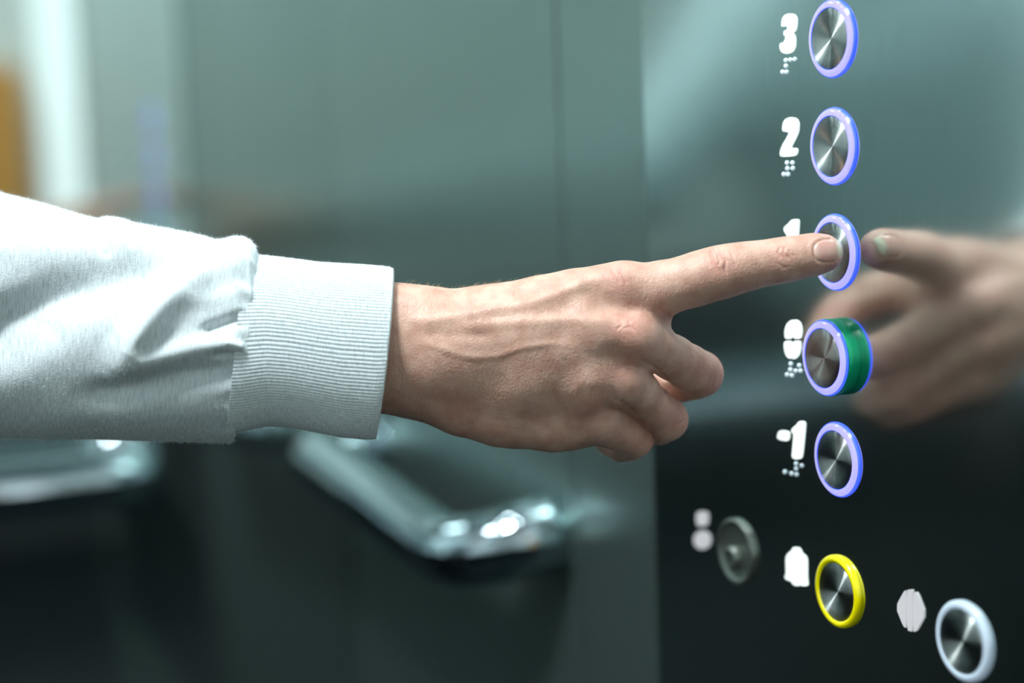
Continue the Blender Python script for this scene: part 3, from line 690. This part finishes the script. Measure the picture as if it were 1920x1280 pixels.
ST = [(-700, 355), (-400, 325), (-150, 322), (0, 360), (70, 377), (165, 405), (185, 409), (200, 405), (225, 407), (260, 418), (330, 430), (380, 440), (405, 448), (420, 447), (440, 442), (458, 442), (472, 449), (482, 462), (489, 480)]
SB = [(-700, 740), (-400, 795), (-150, 830), (0, 821), (100, 823), (200, 824), (300, 827), (380, 829), (430, 831), (443, 829), (450, 820)]
FOLDS = [  # polyline px, half width px, amplitude mm
    ([(-80, 470), (20, 455), (150, 440), (300, 450), (400, 458)], 42, 3.5),
    ([(-60, 660), (12, 600), (110, 552), (230, 512), (330, 500)], 44, -7.5),
    ([(215, 702), (250, 640), (300, 575), (350, 528), (420, 495), (470, 480)], 30, 6.0),
    ([(240, 690), (300, 668), (370, 650), (460, 640)], 20, 3.0),
    ([(380, 622), (420, 606), (468, 588)], 11, -3.2),
    ([(330, 560), (400, 560), (460, 550)], 20, 1.2),
    ([(395, 665), (430, 662), (458, 668)], 8, -1.6),
    ([(420, 640), (460, 650)], 7, 1.3),
    ([(160, 740), (260, 728), (350, 705), (450, 692)], 22, -4.0),
    ([(60, 790), (200, 780), (400, 775)], 34, 2.0),
    ([(-40, 700), (40, 650), (120, 610)], 36, -2.5),
    ([(165, 420), (190, 445), (205, 480)], 10, -1.8),
    ([(200, 410), (222, 430), (245, 455)], 14, 1.2),
    ([(395, 452), (412, 470), (440, 478)], 8, -1.5)]
def sleeve_fn(s, t):
    v = (1 - np.cos(t)) / 2
    xe = 487 - 3 * v - 42 * v ** 1.5                     # seam line
    e = np.clip((s + 700) / 1187, 0, 1.2); x = -700 + (xe + 700) * np.minimum(e, 1)
    xq = -700 + 1187 * np.minimum(e, 1)
    top = interp(-700 + (489 + 700) * np.minimum(e, 1), ST); bot = interp(np.minimum(x, 448) * 0 + (-700 + (450 + 700) * np.minimum(e, 1)), SB)
    cy, hh = (top + bot) / 2, (bot - top) / 2
    Wc = interp(x, [(-700, 62), (-300, 45), (0, 32), (250, 16), (487, 4)]); dep = interp(x, [(-700, 50), (0, 50), (250, 44), (440, 38), (470, 36), (487, 30)])
    py_ = cy - np.cos(t) * hh
    f_ = np.sin(t).clip(0, 1) ** .5
    D_ = np.zeros_like(x)
    for pts, w_, a in FOLDS:
        d, q = seg_d(x, py_, pts); D_ += 1.45 * a * np.exp(-(d / w_) ** 2) * np.minimum(1, np.minimum(q, 1 - q) * 5 + .3)
    D_ = D_ * f_ + 2.2 * fold_noise(x, t * 100, 8) * (1 - f_) + .35 * fold_noise(x * 2.5, py_ * 2.5, 9)
    # gathers where the sleeve is sewn into the cuff
    gk = np.exp(-((487 - xq) / 30) ** 2); D_ += gk * (1.0 * np.sin(t * 19 + 1) + .8 * np.sin(t * 31)) * np.where(np.sin(t) > 0, 1, .6) * np.clip(np.abs(np.sin(t)) * 1.5, 0, 1)
    D_ -= 3.5 * np.clip((xq - 478) / 9, 0, 1) ** 2
    tuck = np.clip((s - 487) / 20, 0, 1)
    D_ -= tuck * 6
    sc = 1 + D_ / 48
    W = Wc - dep * np.sin(t) * sc; py_ = cy - np.cos(t) * hh * (1 + (D_ * np.sin(t).clip(0, 1)) / 60 - tuck * .10 - .02 * np.clip((xq - 478) / 9, 0, 1))
    x = x - tuck * 6
    z = 735 + W; return np.stack([(x - 960) / FPX * z, -(py_ - 640) / FPX * z, z], 1)
Ss = np.concatenate([np.linspace(-700, -20, 60), np.linspace(-15, 470, 230), np.linspace(472, 487, 14), np.linspace(490, 507, 6)])
Ts = np.linspace(0, 2 * np.pi, 520, endpoint=False)
sleeve, Vs = grid_surface('sleeve', Ss, Ts, sleeve_fn, M_sleeve, person)
M_fleece = mat('sweatshirt_plain', (.58, .63, .65), .9); cl[0].data.materials.append(M_fleece)

# loose fibres standing off the cloth
def fuzz(name, V_, nt, rows, count, ln, m, parent):
    ns = len(V_) // nt; G = V_.reshape(ns, nt, 3); i = rng.integers(rows[0], rows[1], count); j = rng.integers(0, nt, count)
    p = G[i, j]; du = G[np.minimum(i + 1, ns - 1), j] - G[i - 1, j]; dv = G[i, (j + 6) % nt] - G[i, j - 6]
    n_ = np.cross(dv, du); n_ /= np.linalg.norm(n_, axis=1, keepdims=True) + 1e-9
    cen = G[i].mean(1); n_ *= np.sign((n_ * (p - cen)).sum(1))[:, None]
    k = rng.normal(size=(count, 3)) * .75; d = n_ + k; d /= np.linalg.norm(d, axis=1, keepdims=True)
    L_ = ln * rng.uniform(.4, 1.3, (count, 1)); sd = np.cross(d, rng.normal(size=(count, 3))); sd /= np.linalg.norm(sd, axis=1, keepdims=True)
    wd = .028; mid = p + d * L_ * .55 + rng.normal(size=(count, 3)) * .12 * ln
    VV = np.stack([p - sd * wd, p + sd * wd, mid + sd * wd, mid - sd * wd, p + d * L_ + n_ * .0 + rng.normal(size=(count, 3)) * .25 * ln, ], 1).reshape(-1, 3)
    b = np.arange(count) * 5
    F3 = np.concatenate([np.stack([b, b + 1, b + 2], 1), np.stack([b, b + 2, b + 3], 1), np.stack([b + 3, b + 2, b + 4], 1)])
    o = link(name, fast_mesh(name, cam2world(VV), F3), m, parent); o['kind'] = 'stuff'; return o
M_fuzz = mat('lint_fibre', (.80, .86, .87), .8)
fuzz('lint', Vc, 1460, (2, 80), 16000, .9, M_fuzz, cuff)
fuzz('lint', Vs, 520, (55, 300), 26000, 1.3, M_fuzz, sleeve)
